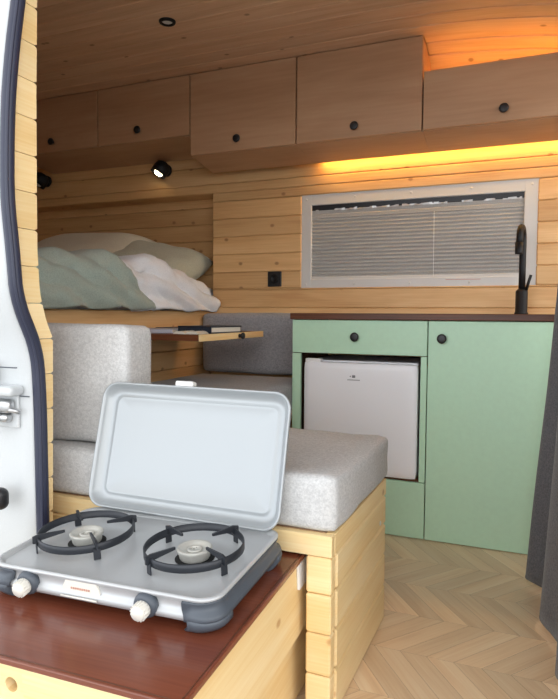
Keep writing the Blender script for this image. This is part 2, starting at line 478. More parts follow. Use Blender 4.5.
# ------------------------------------------------------------------ door seal and striker on the white pillar
sl = MB(); pts = []
for k in range(0, 80):
    q = .02+.0215*k
    if q > 1.69: break
    pts.append((XJ+.004, jl(q)-.017, q))
for k in range(1, 10):
    a = PI/2*k/9
    pts.append((XJ+.004+.14*(1-math.cos(a)), jl(1.69)-.017, 1.69+.14*math.sin(a)))
for k in range(1, 8): pts.append((XJ+.144+.17*k, jl(1.69)-.017, 1.83))
sl.tube(pts, .0165, n=12)
seal = sl.build('door_seal', M['rubber'])
tag(seal, 'dark blue-black rubber seal curving down the rear edge of the side door opening', 'seal')
sl2 = MB(); sl2.tube([(p[0]+.010, p[1]-.011, p[2]) for p in pts], .0045, n=8); sl2.build('sealing_lip', M['rubber'], seal)

yb = jl(.75)-.036
st = thing('door_striker', 'grey metal door striker bolted to the white pillar left of the stove', 'latch', (-1.21, yb, .70))
one(lambda b: b.box(-1.262, -1.192, yb-.006, yb+.002, .648, .742, bev=.004, seg=2), 'mounting_plate', M['bodywhite'], st)
one(lambda b: (b.rbox((-1.235, yb-.02, .705), (.075, .03, .035), .012, 6), b.rbox((-1.238, yb-.018, .675), (.06, .028, .022), .01, 6)), 'striker_body', M['steel'], st)
one(lambda b: b.tube([(-1.235, yb-.024, .692), (-1.195, yb-.024, .697), (-1.18, yb-.012, .69)], .006), 'striker_pin', M['steel'], st)
one(lambda b: b.box(-1.262, -1.25, yb-.05, yb-.03, .63, .725, bev=.003, seg=2), 'rubber_stop', M['black'], st)
br = MB(); br.rbox((-1.235, jl(.8)-.055, .745), (.12, .05, .026), .011, 8)
tag(br.build('pillar_bracket', M['bodywhite']), 'white ledge-like bracket on the pillar just above the door striker', 'bracket')
b2 = MB(); b2.rbox((-1.278, jl(.82)-.05, .793), (.05, .035, .06), .012, 8)
tag(b2.build('door_catch', M['steel']), 'small grey catch on the pillar above the white bracket', 'latch')
bp = MB(); bp.rbox((-1.225, yb-.045, .476), (.055, .04, .055), .018, 8)
tag(bp.build('door_bumper', M['black']), 'black rubber bumper low on the white pillar by the stove', 'bumper')
cr = MB(); cr.box(-3.2, XJ-.012, yb-.0392, yb-.034, .803, .806, bev=.001); cr.box(-3.2, XJ-.012, yb-.0012, yb+.003, .728, .7305, bev=.0005)  # grey strips put in for the shade along the body creases
struct(cr.build('trim_2', M['guard']), 'grey strips drawn as the shade of pressed seams across the white pillar')

# ------------------------------------------------------------------ window with pleated blind
wx0, wx1, wz0, wz1 = -1.137, 0.0, 1.074, 1.555
win = bpy.data.objects.new('window_1', None); COL.objects.link(win); win.location = ((wx0+wx1)/2, YW, wz0); struct(win)
fw_ = .056; ix0, ix1, iz0, iz1 = wx0+fw_, wx1-fw_-.004, wz0+.046, wz1-.056
wf = MB(); yf0, yf1 = YW+.004, YW+.03
wf.box(wx0, ix0, yf0, yf1, wz0, wz1, .004, 2, 2); wf.box(ix1, wx1, yf0, yf1, wz0, wz1, .004, 2, 2)
wf.box(wx0, wx1, yf0+.0006, yf1, wz0, iz0, .004, 0, 2); wf.box(wx0, wx1, yf0+.0006, yf1, iz1, wz1, .004, 0, 2)
for xa in (wx0+.028, -.85, -.57, -.29, wx1-.028):
    for za in (wz0+.02, wz1-.025): wf.lathe([(.006, 0), (.005, .0015), (0, .002)], xf=Matrix.Translation((xa, yf0, za)) @ Matrix.Rotation(PI/2, 4, 'X'), n=10)
wf.build('window_frame', M['frame'], win)
one(lambda b: b.box(ix0-.005, ix1+.005, YW+.012, YW+.032, iz1-.026, iz1+.004, .002), 'blind_rail', M['black'], win)
fo = MB(); n = 60; vs = []; fs = []  # crumpled silver strip added to draw daylight leaking in above the blind
for i in range(n+1):
    x = ix0+.02+(ix1-ix0-.03)*i/n; w = .006+.006*noise.noise(Vector((i*.35, 3, 0)))
    vs += [(x, YW+.010+.004*random.random(), iz1-.028-.3*w), (x, YW+.011+.004*random.random(), iz1-.024+w*.6)]
for i in range(n):
    if noise.noise(Vector((i*.18, 9, 1))) > -.12: fs.append([2*i, 2*i+2, 2*i+3, 2*i+1])
fo.verts_faces(vs, fs); o = fo.build('daylight_leak', M['leak'], win)
md = o.modifiers.new('thick', 'SOLIDIFY'); md.thickness = .001
bl = MB(); vs = []; fs = []; ztop = iz1-.024; npl = 17; hb = (ztop-.045-iz0)/npl
zlist = [(YW+.016, ztop), (YW+.016, ztop-.022), (YW+.012, ztop-.026), (YW+.012, ztop-.042), (YW+.017, ztop-.045)]
for k in range(npl):
    zt = ztop-.045-k*hb; zlist += [(YW+.013, zt-hb*.5), (YW+.02, zt-hb)]
for yy, zz in zlist: vs += [(ix0-.004, yy, zz), (ix1+.004, yy, zz)]
for k in range(len(zlist)-1): fs.append([2*k, 2*k+1, 2*k+3, 2*k+2])
bl.verts_faces(vs, fs); o = bl.build('pleated_blind', M['blind'], win)
md = o.modifiers.new('thick', 'SOLIDIFY'); md.thickness = .001; md.offset = 1
cc = MB(); cc.tube([(-.46, YW+.008, ztop-.04), (-.458, YW+.008, iz0+.004)], .0012, n=6); cc.build('blind_cord', M['white'], win)
one(lambda b: b.box(ix0-.004, ix1+.004, YW+.008, YW+.026, iz0-.006, iz0+.012, .003, 0, 2), 'blind_bar', M['frame'], win)
mk = MB(); mk.box(-.40, -.24, YW+.0035, YW+.0045, iz0-.014, iz0-.011, 0); part_label(mk.build('printed_mark', M['red'], win), 'faint reddish printed line')
one(lambda b: b.box(wx0+.02, wx1-.02, YW+.09, YW+.10, wz0, wz1, .001), 'window_pane', M['glass'], win)

# ------------------------------------------------------------------ knobs
def knob(parent, x, y, z, axis='y', r=.0145, name='knob', mat='black'):
    b = MB()
    rot = Matrix.Rotation(PI/2, 4, 'X') if axis == 'y' else Matrix.Rotation(PI/2, 4, 'Y')
    b.lathe([(.0, 0), (.009, 0), (.008, .010), (r*.9, .014), (r, .019), (r*.9, .023), (r*.55, .0245), (0, .024)], xf=Matrix.Translation((x, y, z)) @ rot)
    return part_label(b.build(name, M[mat], parent), 'round black knob')

# ------------------------------------------------------------------ kitchen
kx0, kx1, kx2 = -.998, -.403, .092
top = MB(); top.box(kx0-.008, kx2+.03, YK-.012, YW-.001, .9165, .944, .003, 0, 2)
tag(top.build('worktop', M['walnut']), 'dark brown wooden worktop running along the green kitchen units', 'worktop')

fc = thing('fridge_cabinet', 'sage green kitchen unit with one wide drawer above a small fridge', 'cabinet', ((kx0+kx1)/2, 2.76, 0))
cb_ = MB()
cb_.box(kx0, kx0+.018, YK+.019, YW-.003, .004, .916, .001, 2); cb_.box(kx1-.020, kx1-.002, YK+.019, YW-.003, .004, .916, .001, 2)
cb_.box(kx0+.018, kx1-.02, YK+.019, YW-.003, .232, .25, .001); cb_.box(kx0+.018, kx1-.02, YK+.019, YW-.003, .773, .789, .001)
cb_.build('carcass', M['walnut'], fc)
dr = bx('drawer', M['green'], fc, kx0, kx1-.002, YK, YK+.018, .769, .914, .0018, seg=2)
knob(dr, -.708, YK, .843, r=.0195)
bx('stile', M['green'], fc, kx0, kx0+.04, YK, YK+.018, .242, .766, .0018, grain=2, seg=2)
bx('stile', M['green'], fc, kx1-.027, kx1-.002, YK, YK+.018, .242, .766, .0018, grain=2, seg=2)
bx('plinth_panel', M['green'], fc, kx0, kx1-.002, YK, YK+.018, .003, .239, .0018, seg=2)

kc = thing('kitchen_cabinet', 'tall-doored sage green kitchen unit right of the fridge, under the tap', 'cabinet', ((kx1+kx2)/2, 2.76, 0))
cb_ = MB()
cb_.box(kx1+.001, kx1+.019, YK+.019, YW-.003, .004, .916, .001, 2); cb_.box(kx2-.018, kx2, YK+.001, YW-.003, .004, .916, .001, 2)
cb_.box(kx1+.019, kx2-.018, YK+.019, YW-.003, .012, .03, .001); cb_.box(kx1+.019, kx2-.018, YW-.02, YW-.003, .03, .916, .001)
cb_.build('carcass', M['green'], kc)
dd = bx('door', M['green'], kc, kx1+.002, .071, YK, YK+.018, .003, .914, .0018, grain=2, seg=2)
knob(dd, -.345, YK, .843, r=.0195)

fx0, fx1, fz0, fz1 = -.938, -.439, .252, .731
fr = thing('mini_fridge', 'small white table-top fridge set into the green kitchen unit', 'fridge', ((fx0+fx1)/2, 2.74, .25))
one(lambda b: b.box(fx0+.006, fx1-.006, YK+.03, YW-.06, .2505, fz1+.006, .006, 0, 2), 'body', M['fridge'], fr)
fd = one(lambda b: b.rbox(((fx0+fx1)/2, YK+.008, (fz0+fz1)/2), (fx1-fx0, .042, fz1-fz0), .010, 10), 'door', M['fridge'], fr)
one(lambda b: b.box(-.717, -.703, YK-.0145, YK-.012, .668, .679, .0005), 'badge', M['greyprint'], fd)
def _mk(b):
    for k in range(11): b.box(-.737+.005*k, -.7335+.005*k, YK-.0142, YK-.012, .6565, .6605, 0)
    b.box(-.727, -.722, YK-.0142, YK-.012, .671, .676, 0)
one(_mk, 'lettering', M['greyprint'], fd)
one(lambda b: b.box(fx0+.004, fx0+.075, YK-.006, YK+.03, fz1-.002, fz1+.014, .004, 0, 2), 'hinge_cover', M['white'], fr)

tp = thing('kitchen_tap', 'matt black gooseneck tap standing on the dark worktop', 'tap', (-.058, 2.90, .944))
one(lambda b: b.lathe([(0, .944), (.029, .944), (.029, .95), (.0255, .954), (.0255, 1.045), (.02, 1.052), (.013, 1.056), (0, 1.056)], xf=Matrix.Translation((-.058, 2.90, 0))), 'tap_body', M['blackm'], tp)
pts = [(-.058, 2.90, 1.05), (-.058, 2.90, 1.15), (-.058, 2.90, 1.25)]
for k in range(1, 13):
    a = PI*k/12; pts.append((-.058-.012*(1-math.cos(a))/2, 2.90-.045*(1-math.cos(a)), 1.27+.048*math.sin(a)))
pts.append((-.072, 2.81, 1.235))
tb_ = MB(); tb_.tube(pts, .0145, n=14); tb_.lathe([(0, 1.20), (.0155, 1.20), (.0165, 1.206), (.0165, 1.25), (0, 1.25)], xf=Matrix.Translation((-.072, 2.81, 0)))
tb_.build('spout', M['blackm'], tp)
one(lambda b: (b.tube([(-.04, 2.89, 1.05), (-.032, 2.885, 1.08), (-.022, 2.88, 1.115)], [.007, .0065, .006])), 'lever', M['blackm'], tp)

# ------------------------------------------------------------------ overhead cabinets
ohs = [
    ('birch wall cabinet at the far left end, over the bed', -2.78, -2.197, 1.832, ZC-.004, -2.503, 1.886),
    ('birch wall cabinet above the reading lamp at the foot of the bed', -2.193, -1.625, 1.832, ZC-.004, -1.929, 1.888),
    ('tall birch wall cabinet above the black wall socket', -1.621, -1.054, 1.730, ZC-.004, -1.354, 1.785),
    ('tall birch wall cabinet next to the lower one, above the left of the window', -1.050, -.473, 1.730, ZC-.004, -.769, 1.779),
    ('low birch wall cabinet with amber light above it, over the window and tap', -.469, .56, 1.730, 1.977, -.141, 1.780)]
for lb, x0, x1, z0, z1, kx, kz in ohs:
    t = thing('overhead_cabinet', lb, 'cabinet', ((x0+x1)/2, 2.85, z0), group='birch wall cabinets along the far wall')
    c = MB(); ybt = YW-.002 if x1 < -1.4 else 2.935; tl = z1
    # carcass: bottom sloping a little, two sides, back edge below the ceiling cove
    side = [(YO+.017, z0+.005), (ybt, z0-.030), (ybt, ZC-.155), (2.975, ZC-.125), (2.93, ZC-.074), (2.86, ZC-.031), (2.78, ZC-.006), (YO+.017, ZC-.003)]
    if z1 < 2.05: side = [(YO+.017, z0+.005), (ybt, z0-.030), (ybt, z1-.09), (2.97, z1-.015), (YO+.017, z1-.015)]
    c.prism([(p[0], p[1]) for p in side], 0, x0+.001, x0+.016, grain=1); c.prism([(p[0], p[1]) for p in side], 0, x1-.016, x1-.001, grain=1)
    c.prism([(YO+.017, z0), (ybt, z0-.036), (ybt, z0-.022), (YO+.017, z0+.014)], 0, x0-.0015, x1+.0015)
    if z1 > 2.05: c.prism([(YO+.017, ZC-.003), (2.78, ZC-.006), (2.86, ZC-.031), (2.86, ZC-.043), (2.78, ZC-.016), (YO+.017, ZC-.013)], 0, x0+.001, x1-.001)  # unseen top board, added to stop amber light leaking over the doors
    if z1 < 2.05: c.box(x0+.016, x1-.016, YO+.017, 2.97, z1-.03, z1-.015, .001)
    c.build('carcass', M['birch'], t)
    d = MB(); d.box(x0+.0015, x1-.0015, YO, YO+.016, z0+.002, z1-(.003 if z1 > 2.05 else 0), .0015, 0, rnd=(.5+random.random()*.3, random.random(), .3, 1))
    d = d.build('door', M['birch'], t)
    knob(d, kx, YO, kz, r=.0195)
    if z1 < 2.05:
        pass

# amber light strips
e = MB(); e.box(-1.02, .56, 2.945, 2.985, 1.714, 1.720, .001)
tag(e.build('led_strip', M['led']), 'amber light strip tucked behind the wall cabinets, washing the boards above the window', 'light strip')
e = MB(); e.box(-.44, .56, 2.80, 2.815, 1.9635, 1.971, .001)
tag(e.build('led_strip', M['led2']), 'amber light strip hidden on top of the low wall cabinet', 'light strip')

# ------------------------------------------------------------------ small fittings
so = thing('power_socket', 'square black wall socket left of the window', 'socket', (-1.283, YW, 1.125))
one(lambda b: b.box(-1.322, -1.244, YW-.009, YW, 1.084, 1.164, .003, 0, 2), 'cover_plate', M['black'], so)
one(lambda b: b.lathe([(.026, 0), (.025, .003), (.018, .0032), (.017, .001), (0, .001)], xf=Matrix.Translation((-1.283, YW-.009, 1.124)) @ Matrix.Rotation(PI/2, 4, 'X')), 'socket_insert', M['blackm'], so)

def lamp(x, z, lb, lit):
    t = thing('reading_lamp', lb, 'lamp', (x, YW, z), group='black reading lamps over the bed')
    one(lambda b: b.lathe([(0, 0), (.034, 0), (.034, .012), (.03, .016), (0, .016)], xf=Matrix.Translation((x, YW, z)) @ Matrix.Rotation(PI/2, 4, 'X')), 'wall_plate', M['blackm'], t)
    d = Vector((-.36, -.40, -.84)).normalized(); c = Vector((x, YW-.06, z-.004))
    q = d.to_track_quat('Z', 'Y').to_matrix().to_4x4()
    one(lambda b: b.tube([(x, YW-.01, z), (x, YW-.05, z)], .008), 'swivel', M['blackm'], t)
    h = one(lambda b: b.lathe([(0, -.042), (.026, -.041), (.04, -.03), (.045, -.005), (.045, .034), (.042, .034), (.036, .012), (0, .012)], xf=Matrix.Translation(c) @ q), 'lamp_head', M['blackm'], t)
    part_label(one(lambda b: b.lathe([(0, .0125), (.024, .0125), (.026, .024), (.02, .036), (0, .041)], xf=Matrix.Translation(c) @ q), 'bulb', M['bulb'] if lit else M['lens'], h), 'glowing bulb' if lit else 'unlit bulb')
lamp(-1.955, 1.748, 'round black reading lamp, lit, on the wall above the pillows', True)
lamp(-2.83, 1.755, 'round black reading lamp, unlit, at the left end of the bed wall', False)

cs = thing('ceiling_spotlight', 'small round recessed spotlight with dark rim in the boarded ceiling', 'ceiling light', (-1.425, 2.195, ZC))
Mt = Matrix.Translation((-1.425, 2.195, ZC)) @ Matrix.Rotation(PI, 4, 'X') @ Matrix.Diagonal((.8, .8, 1, 1))
one(lambda b: b.lathe([(.026, .004), (.029, .009), (.040, .008), (.043, .003), (.043, -.002), (.026, -.002), (.026, .004)], xf=Mt), 'rim', M['blackm'], cs)
one(lambda b: b.lathe([(0, .0045), (.02, .005), (.027, .003), (.027, -.002), (0, -.002)], xf=Mt), 'lens', M['lens'], cs)

# ------------------------------------------------------------------ bed
bd = thing('bed_base', 'raised pine bed base with a front rail and a boarded front below', 'bed', (-2.4, 2.1, 0))
b = MB(); b.box(XB-.022, XB, 1.24, YW-.003, .864, .953, .004, 1); b.build('rail', M['pine'], bd)
b = MB()
for k in range(9): b.box(XB-.034, XB-.016, 1.24, YW-.003, .012+.0925*k, min(.102+.0925*k, .824), .004, 1)
b.build('front_panel', M['pine'], bd)
b = MB(); b.box(XB-.017, XB-.008, 1.62, 2.27, .60, .82, .003, 1); b.build('hatch', M['pine'], bd)
b = MB(); b.box(-3.18, XB-.02, 1.24, YW+.145, .925, .945, .002); b.build('platform', M['pine'], bd)
mt = MB(); mt.rbox((-2.44, 2.205, 1.022), (1.47, 1.86, .15), .045, 18, puff=.01)
tag(mt.build('mattress', M['sheet']), 'white sheeted mattress on the raised bed base', 'mattress')

TOPH = [(1.2, 1.12), (1.69, 1.140), (2.0, 1.153), (2.15, 1.165), (2.37, 1.188), (2.55, 1.175), (2.73, 1.135), (2.97, 1.085), (3.1, 1.08)]
def lerp(T, v):
    for (a, b), (c, d) in zip(T, T[1:]):
        if a <= v <= c: return b+(d-b)*(v-a)/(c-a)
    return T[0][1] if v < T[0][0] else T[-1][1]
def drape(name, mat, ya, yb, lift, seed, wr, zend):
    """cloth over the foot of the bed: ya/yb are functions of s (0 hem .. 1 far inside)"""
    b = MB(); ns, ny = 40, 60; vs = []; fs = []
    for i in range(ns+1):
        s = i/ns
        for j in range(ny+1):
            y0, y1 = ya(s), yb(s); y = y0+(y1-y0)*j/ny
            zt = lerp(TOPH, y)+lift
            if s < .45:                 # hanging side
                t = s/.45; x = -1.632-.012*t; z = zend+(zt-.06-zend)*t
                x += .018*math.sin(t*PI)*.7+lift*.7
            elif s < .62:               # turn over the edge
                t = (s-.45)/.17*PI/2; x = -1.644-.06*(1-math.cos(t)); z = zt-.06+.06*math.sin(t)
            else:
                t = (s-.62)/.38; x = -1.704-.95*t; z = zt-.03*t
            d = (y-2.4)*.8+(z-.95)*2.2
            w = wr*(math.sin(d*24+seed+4*noise.noise(Vector((y*2.5, z*3, seed))))*.55+noise.noise(Vector((y*5+seed, z*7+y*6, x*3)))*1.0+.75*abs(noise.noise(Vector((y*11+z*16, z*5+seed, x*6))))+.3*noise.noise(Vector((y*30, z*30+seed, x*20))))
            n = Vector((1, 0, .25)) if s < .5 else Vector((.2, 0, 1))
            p = Vector((x, y, z))+n.normalized()*w
            p.x = min(p.x, -1.575) ; vs.append(tuple(p))
    for i in range(ns):
        for j in range(ny):
            a = i*(ny+1)+j; fs.append([a, a+1, a+ny+2, a+ny+1])
    b.verts_faces(vs, fs, smooth=True)
    o = b.build(name, mat); md = o.modifiers.new('thick', 'SOLIDIFY'); md.thickness = .012; md.offset = 1
    return o
dv = drape('duvet', M['sage'], lambda s: 1.26, lambda s: 2.36-.26*min(1, s/.6), .020, 1., .022, .960)
tag(dv, 'rumpled sage green duvet spread over the bed behind the wooden pillar', 'duvet')
sh = drape('folded_sheet', M['sheet'], lambda s: 2.22-.27*min(1, s/.6), lambda s: 2.985-.25*max(0, s-.45)/.55, .0, 1., .022, .955)
tag(sh, 'white sheet folded back over the foot of the bed beside the green duvet', 'sheet')
def pillow(c, d, rot, mat, lb, seed):
    b = MB(); tb = bmesh.new(); n = 22; vs = []; fs = []
    for side in (1, -1):
        for i in range(n+1):
            for j in range(n+1):
                u, v = 2*i/n-1, 2*j/n-1
                k = 1-.07*(1-abs(u)**2)*abs(v)**3; k2 = 1-.07*(1-abs(v)**2)*abs(u)**3
                t = (max(0, 1-u**4)*max(0, 1-v**4))**.5
                z = side*d[2]/2*t+.012*noise.noise(Vector((u*2.5+seed, v*2.5, side)))*t
                vs.append((u*d[0]/2*k2, v*d[1]/2*k, z))
        o = len(vs)-(n+1)**2
        for i in range(n):
            for j in range(n): fs.append([o+i*(n+1)+j, o+i*(n+1)+j+1, o+(i+1)*(n+1)+j+1, o+(i+1)*(n+1)+j])
    tb = bmesh.new(); V = [tb.verts.new(v) for v in vs]
    for f in fs: tb.faces.new([V[i] for i in f])
    bmesh.ops.remove_doubles(tb, verts=tb.verts[:], dist=.0005); bmesh.ops.recalc_face_normals(tb, faces=tb.faces[:])
    for f in tb.faces: f.smooth = True
    b.merge(tb, xf=Matrix.Translation(c) @ Matrix.Rotation(R(rot[2]), 4, 'Z') @ Matrix.Rotation(R(rot[1]), 4, 'Y') @ Matrix.Rotation(R(rot[0]), 4, 'X'))
    return tag(b.build('pillow', mat), lb, 'pillow', 'pillows at the head of the bed')
pillow((-2.40, 2.80, 1.258), (.74, .48, .20), (24, 0, 10), M['pillow'], 'cream pillow at the back of the bed, lit by the lamp', 2.)
pillow((-1.97, 2.86, 1.20), (.56, .46, .20), (20, 10, 6), M['pillow2'], 'pale greenish pillow nearest the foot of the bed beside the recess corner', 5.)

# ------------------------------------------------------------------ slide-out table with papers
tx1, ty0, ty1, tz = -1.205, 2.085, 2.68, .856
tbm = thing('slide_out_table', 'dark brown slide-out table top with a pale front edge and black knob', 'table', (-1.43, 2.38, .83))
one(lambda b: b.box(-2.1, tx1-.012, ty0, ty1, tz-.026, tz, .0015, 1), 'table_top', M['walnut'], tbm)
es = one(lambda b: b.box(tx1-.012, tx1, ty0, ty1, tz-.027, tz+.0005, .0015, 1), 'edge_strip', M['bench_pine'], tbm)
knob(es, tx1, 2.42, tz-.014, axis='x', r=.015)
def flat_book(name, lb, cat, c, sx, sy, h, rz, cover, page):
    t = thing(name, lb, cat, (c[0], c[1], tz+c[2]), (0, 0, R(rz)), 'papers on the slide-out table')
    one(lambda b: (b.box(-sx/2, sx/2, -sy/2, sy/2, 0, h*.18, .0005), b.box(-sx/2, sx/2, -sy/2, sy/2, h*.82, h, .0005), b.box(-sx/2, sx/2, -sy/2, -sy/2+.003, 0, h, .0005)), 'cover', cover, t, True)
    one(lambda b: b.box(-sx/2+.002, sx/2-.004, -sy/2+.004, sy/2-.004, h*.18, h*.82, 0), 'pages', page, t, True)
    return t
flat_book('magazine', 'pale lilac-white magazine at the left of the slide-out table', 'magazine', (-1.50, 2.22, .0006), .21, .15, .018, 8, M['paper2'], M['paper'])
flat_book('notebook', 'navy notebook behind the pale papers on the slide-out table', 'book', (-1.49, 2.41, .0006), .15, .20, .020, -6, M['navy'], M['paper'])
flat_book('book', 'large dark blue book at the right of the slide-out table', 'book', (-1.30, 2.33, .0006), .17, .24, .030, -5, M['navy2'], M['paper'])
bk = thing('leaflet', 'cream leaflet lying open at the middle of the slide-out table', 'leaflet', (-1.29, 2.16, tz+.0006), (0, 0, R(4)), 'papers on the slide-out table')
def leaf(b):
    for k, (a, c) in enumerate(((-.055, 0), (0, .055))):
        n = 8; vs = []
        for i in range(n+1):
            x = a+(c-a)*i/n; u = i/n if k == 0 else 1-i/n
            z = .001+.011*math.sin(u*PI)**.7*(.35 if u > .95 else 1)
            vs += [(x, -.06, z), (x, .06, z), (x, -.06, 0), (x, .06, 0)]
        fs = []
        for i in range(n): p = 4*i; fs += [[p, p+4, p+5, p+1], [p+2, p+3, p+7, p+6], [p, p+2, p+6, p+4], [p+1, p+5, p+7, p+3]]
        fs += [[0, 1, 3, 2], [4*n, 4*n+2, 4*n+3, 4*n+1]]
        b.verts_faces(vs, fs)
one(leaf, 'pages', M['paper'], bk, True)

# ------------------------------------------------------------------ far bench by the kitchen
fbn = thing('bench_base', 'boarded bench base against the far wall, beside the green fridge unit', 'bench', (-1.33, 2.6, 0), group='pine bench bases')
b = MB()
for k in range(5): b.box(XB+.004, -1.004, 2.16, 2.18, .006+.0965*k, .1+.0965*k, .004, 0)
b.build('front_panel', M['pine'], fbn)
one(lambda b: b.box(XB+.004, -1.004, 2.18, YW-.003, .47, .486, .002), 'seat_board', M['birch'], fbn)
c = MB(); c.rbox((-1.328, 2.505, .557), (.645, .70, .128), .03, 14, puff=.006, wob=.0025, seed=3)
tag(c.build('seat_cushion', M['charcoal']), 'mid grey seat cushion on the far bench below the table', 'cushion', 'seat cushions')
c = MB(); c.rbox((-1.328, 2.925, .785), (.645, .13, .31), .025, 14, puff=.006, wob=.0025, seed=8)
tag(c.build('back_cushion', M['charcoal']), 'mid grey back cushion upright against the far wall beside the worktop', 'cushion', 'back cushions')

# ------------------------------------------------------------------ near bench with pull-out drawer
BY0, BY1, BXR = 1.28, 1.818, -.405
nbn = thing('bench_base', 'light pine boarded bench base behind the camping stove', 'bench', (-1.0, 1.55, 0), group='pine bench bases')
ROWS = [(.004, .113), (.115, .210), (.212, .303), (.305, .390)]
tr = MB(); tr.box(-1.655, BXR-.0005, BY0, BY0+.022, .392, .441, .002, 0, 2); tr.box(BXR-.022, BXR, BY0+.0225, BY1, .392, .441, .002, 1, 2)
tr.build('top_rail', M['bench_pine'], nbn)
po = MB()
for a, c in ROWS: po.box(-.467, BXR-.002, BY0, BY0+.034, a, c, .004, 0, 1)
po.build('corner_post', M['bench_pine'], nbn)
po = MB()
for a, c in ROWS: po.box(-1.655, -1.10, BY0, BY0+.02, a, c, .005, 0, 1)
po.build('front_panel', M['bench_pine'], nbn)
ep = MB()
for a, c in ROWS: ep.box(BXR-.02, BXR, BY0+.0415, BY1, a, c-.0015, .005, 1, 1)
ep = ep.build('end_panel', M['bench_pine'], nbn)
sk = MB(); sk.lathe([(0, .002), (.006, .0018), (.0075, 0)], xf=Matrix.Translation((BXR, 1.745, .325)) @ Matrix.Rotation(PI/2, 4, 'Y'), n=14)
part_label(sk.build('screw_cap', M['cream'], ep), 'small pale screw cap')
one(lambda b: (b.box(-1.655, BXR-.024, BY1-.02, BY1, .004, .441, .002), b.box(-1.655, -1.64, BY0+.022, BY1-.02, .004, .441, .002)), 'back_panel', M['bench_pine'], nbn)
one(lambda b: b.box(-1.64, BXR-.024, BY0+.024, BY1-.022, .425, .441, .001), 'seat_board', M['birch'], nbn)

c = MB(); c.rbox((-1.027, 1.5635, .5065), (1.252, .543, .130), .02, 22, puff=.006, wob=.004, seed=11, freq=7.)
tag(c.build('seat_cushion', M['linen']), 'pale grey linen seat cushion on the near bench behind the stove lid', 'cushion', 'seat cushions')
c = MB(); c.rbox((-1.332, 1.412, .741), (.648, .135, .330), .024, 20, puff=.004, wob=.004, seed=21, freq=7.)
c = tag(c.build('back_cushion', M['linen']), 'pale grey linen back cushion upright on the near bench by the door opening', 'cushion', 'back cushions')
# pull-out drawer: sags a little, local origin at the bench front, z=0 at its top
TILT = R(3.5)
DX0, DX1, DL = -.31, .303, .538
po = thing('pull_out_drawer', 'pine pull-out drawer with a glossy brown top, under the camping stove', 'drawer', (-.78, 1.29, .381), (TILT, R(-1.), R(.6)))
def prt(name, mat, f): return one(f, name, M[mat], po, True)
tpb = MB(); tpb.box(DX0, DX1, -DL, .30, -.0115, 0, .002, 0, 2)
tpb.build('drawer_top', M['brown'], po, True)
tl = MB()
for (x0, x1, y0, y1) in ((DX0+.006, DX1-.006, -DL+.006, -DL+.0085), (DX1-.0085, DX1-.006, -DL+.006, .29)): tl.box(x0, x1, y0, y1, -.001, .0007, .0003)
tl.build('edge_bead', M['walnut'], po, True)
# front board with a round finger hole
fp = MB(); hx, hz, hr = -.042, -.048, .0135
x0, x1, z0, z1, y0, y1 = DX0+.012, DX1-.012, -.15, -.012, -DL+.004, -DL+.022
NH = 24; vs = []; fs = []
for yy in (y0, y1):
    for k in range(NH):
        a = 2*PI*k/NH; vs.append((hx+hr*math.cos(a), yy, hz+hr*math.sin(a)))
    for k in range(NH):
        a = 2*PI*k/NH; m = .026/max(abs(math.cos(a)), abs(math.sin(a))); vs.append((hx+m*math.cos(a), yy, hz+m*math.sin(a)))
for k in range(NH):
    k2 = (k+1) % NH
    fs += [[k, k2, NH+k2, NH+k], [2*NH+k, 3*NH+k, 3*NH+k2, 2*NH+k2], [k, 2*NH+k, 2*NH+k2, k2]]
fp.verts_faces(vs, fs)
fp.box(x0, hx-.026, y0, y1, z0, z1, 0, rnd=(.5, .5, .5, 1)); fp.box(hx+.026, x1, y0, y1, z0, z1, 0, rnd=(.5, .5, .5, 1))
fp.box(hx-.026, hx+.026, y0, y1, z0, hz-.026, 0, rnd=(.5, .5, .5, 1)); fp.box(hx-.026, hx+.026, y0, y1, hz+.026, z1, 0, rnd=(.5, .5, .5, 1))
fp.build('front_board', M['bench_pine'], po, True)
for sx in (DX0+.012, DX1-.028):
    prt('side_board', 'bench_pine', lambda b: b.box(sx, sx+.016, -DL+.0225, .28, -.192, -.012, .0015, 1))
for sx in (DX0+.034, DX1-.048):
    prt('lower_board', 'bench_pine', lambda b: b.box(sx, sx+.014, -DL+.07, .27, -.372, -.193, .0015, 1))
prt('bottom_board', 'birch', lambda b: b.box(DX0+.029, DX1-.029, -DL+.024, .27, -.19, -.178, .001, 1))
prt('drawer_runner', 'white', lambda b: b.box(DX1-.0115, DX1-.005, -.02, .26, -.078, -.012, .0008, 1))

# ------------------------------------------------------------------ camping stove
SW, SD = .535, .338
SX, SY = -.7735, 1.086
sroot = thing('camping_stove', 'silver two-burner camping stove with its lid open, on the brown drawer top', 'stove',
              (SX, SY, .381-math.tan(TILT)*(1.29-SY)+.0008), (TILT, R(-1.), R(1.2)))
def sp(name, mat, f, parent=None): return one(f, name, M[mat] if isinstance(mat, str) else mat, parent or sroot, True)
def body(b):
    rg = []
    for ins, z, r in ((.035, .016, .03), (.018, .014, .035), (.006, .020, .04), (.0, .029, .042), (.003, .036, .041), (.0075, .040, .04), (.009, .055, .04), (.004, .0595, .042), (.001, .0635, .043), (.001, .0665, .043), (.0045, .069, .042), (.009, .0685, .04), (.012, .065, .038), (.016, .0605, .036)):
        rg.append(rrect(SW-2*ins, SD-2*ins, r, 8, z))
    b.loft(rg, True, False)
    # deck with a dished plate
    d = [rrect(SW-.032, SD-.032, .036, 8, .0605), rrect(SW-.05, SD-.05, .03, 8, .0595), rrect(SW-.2, SD-.2, .03, 8, .0590)]
    b.loft(d, False, True)
sp('stove_body', 'silver', body)
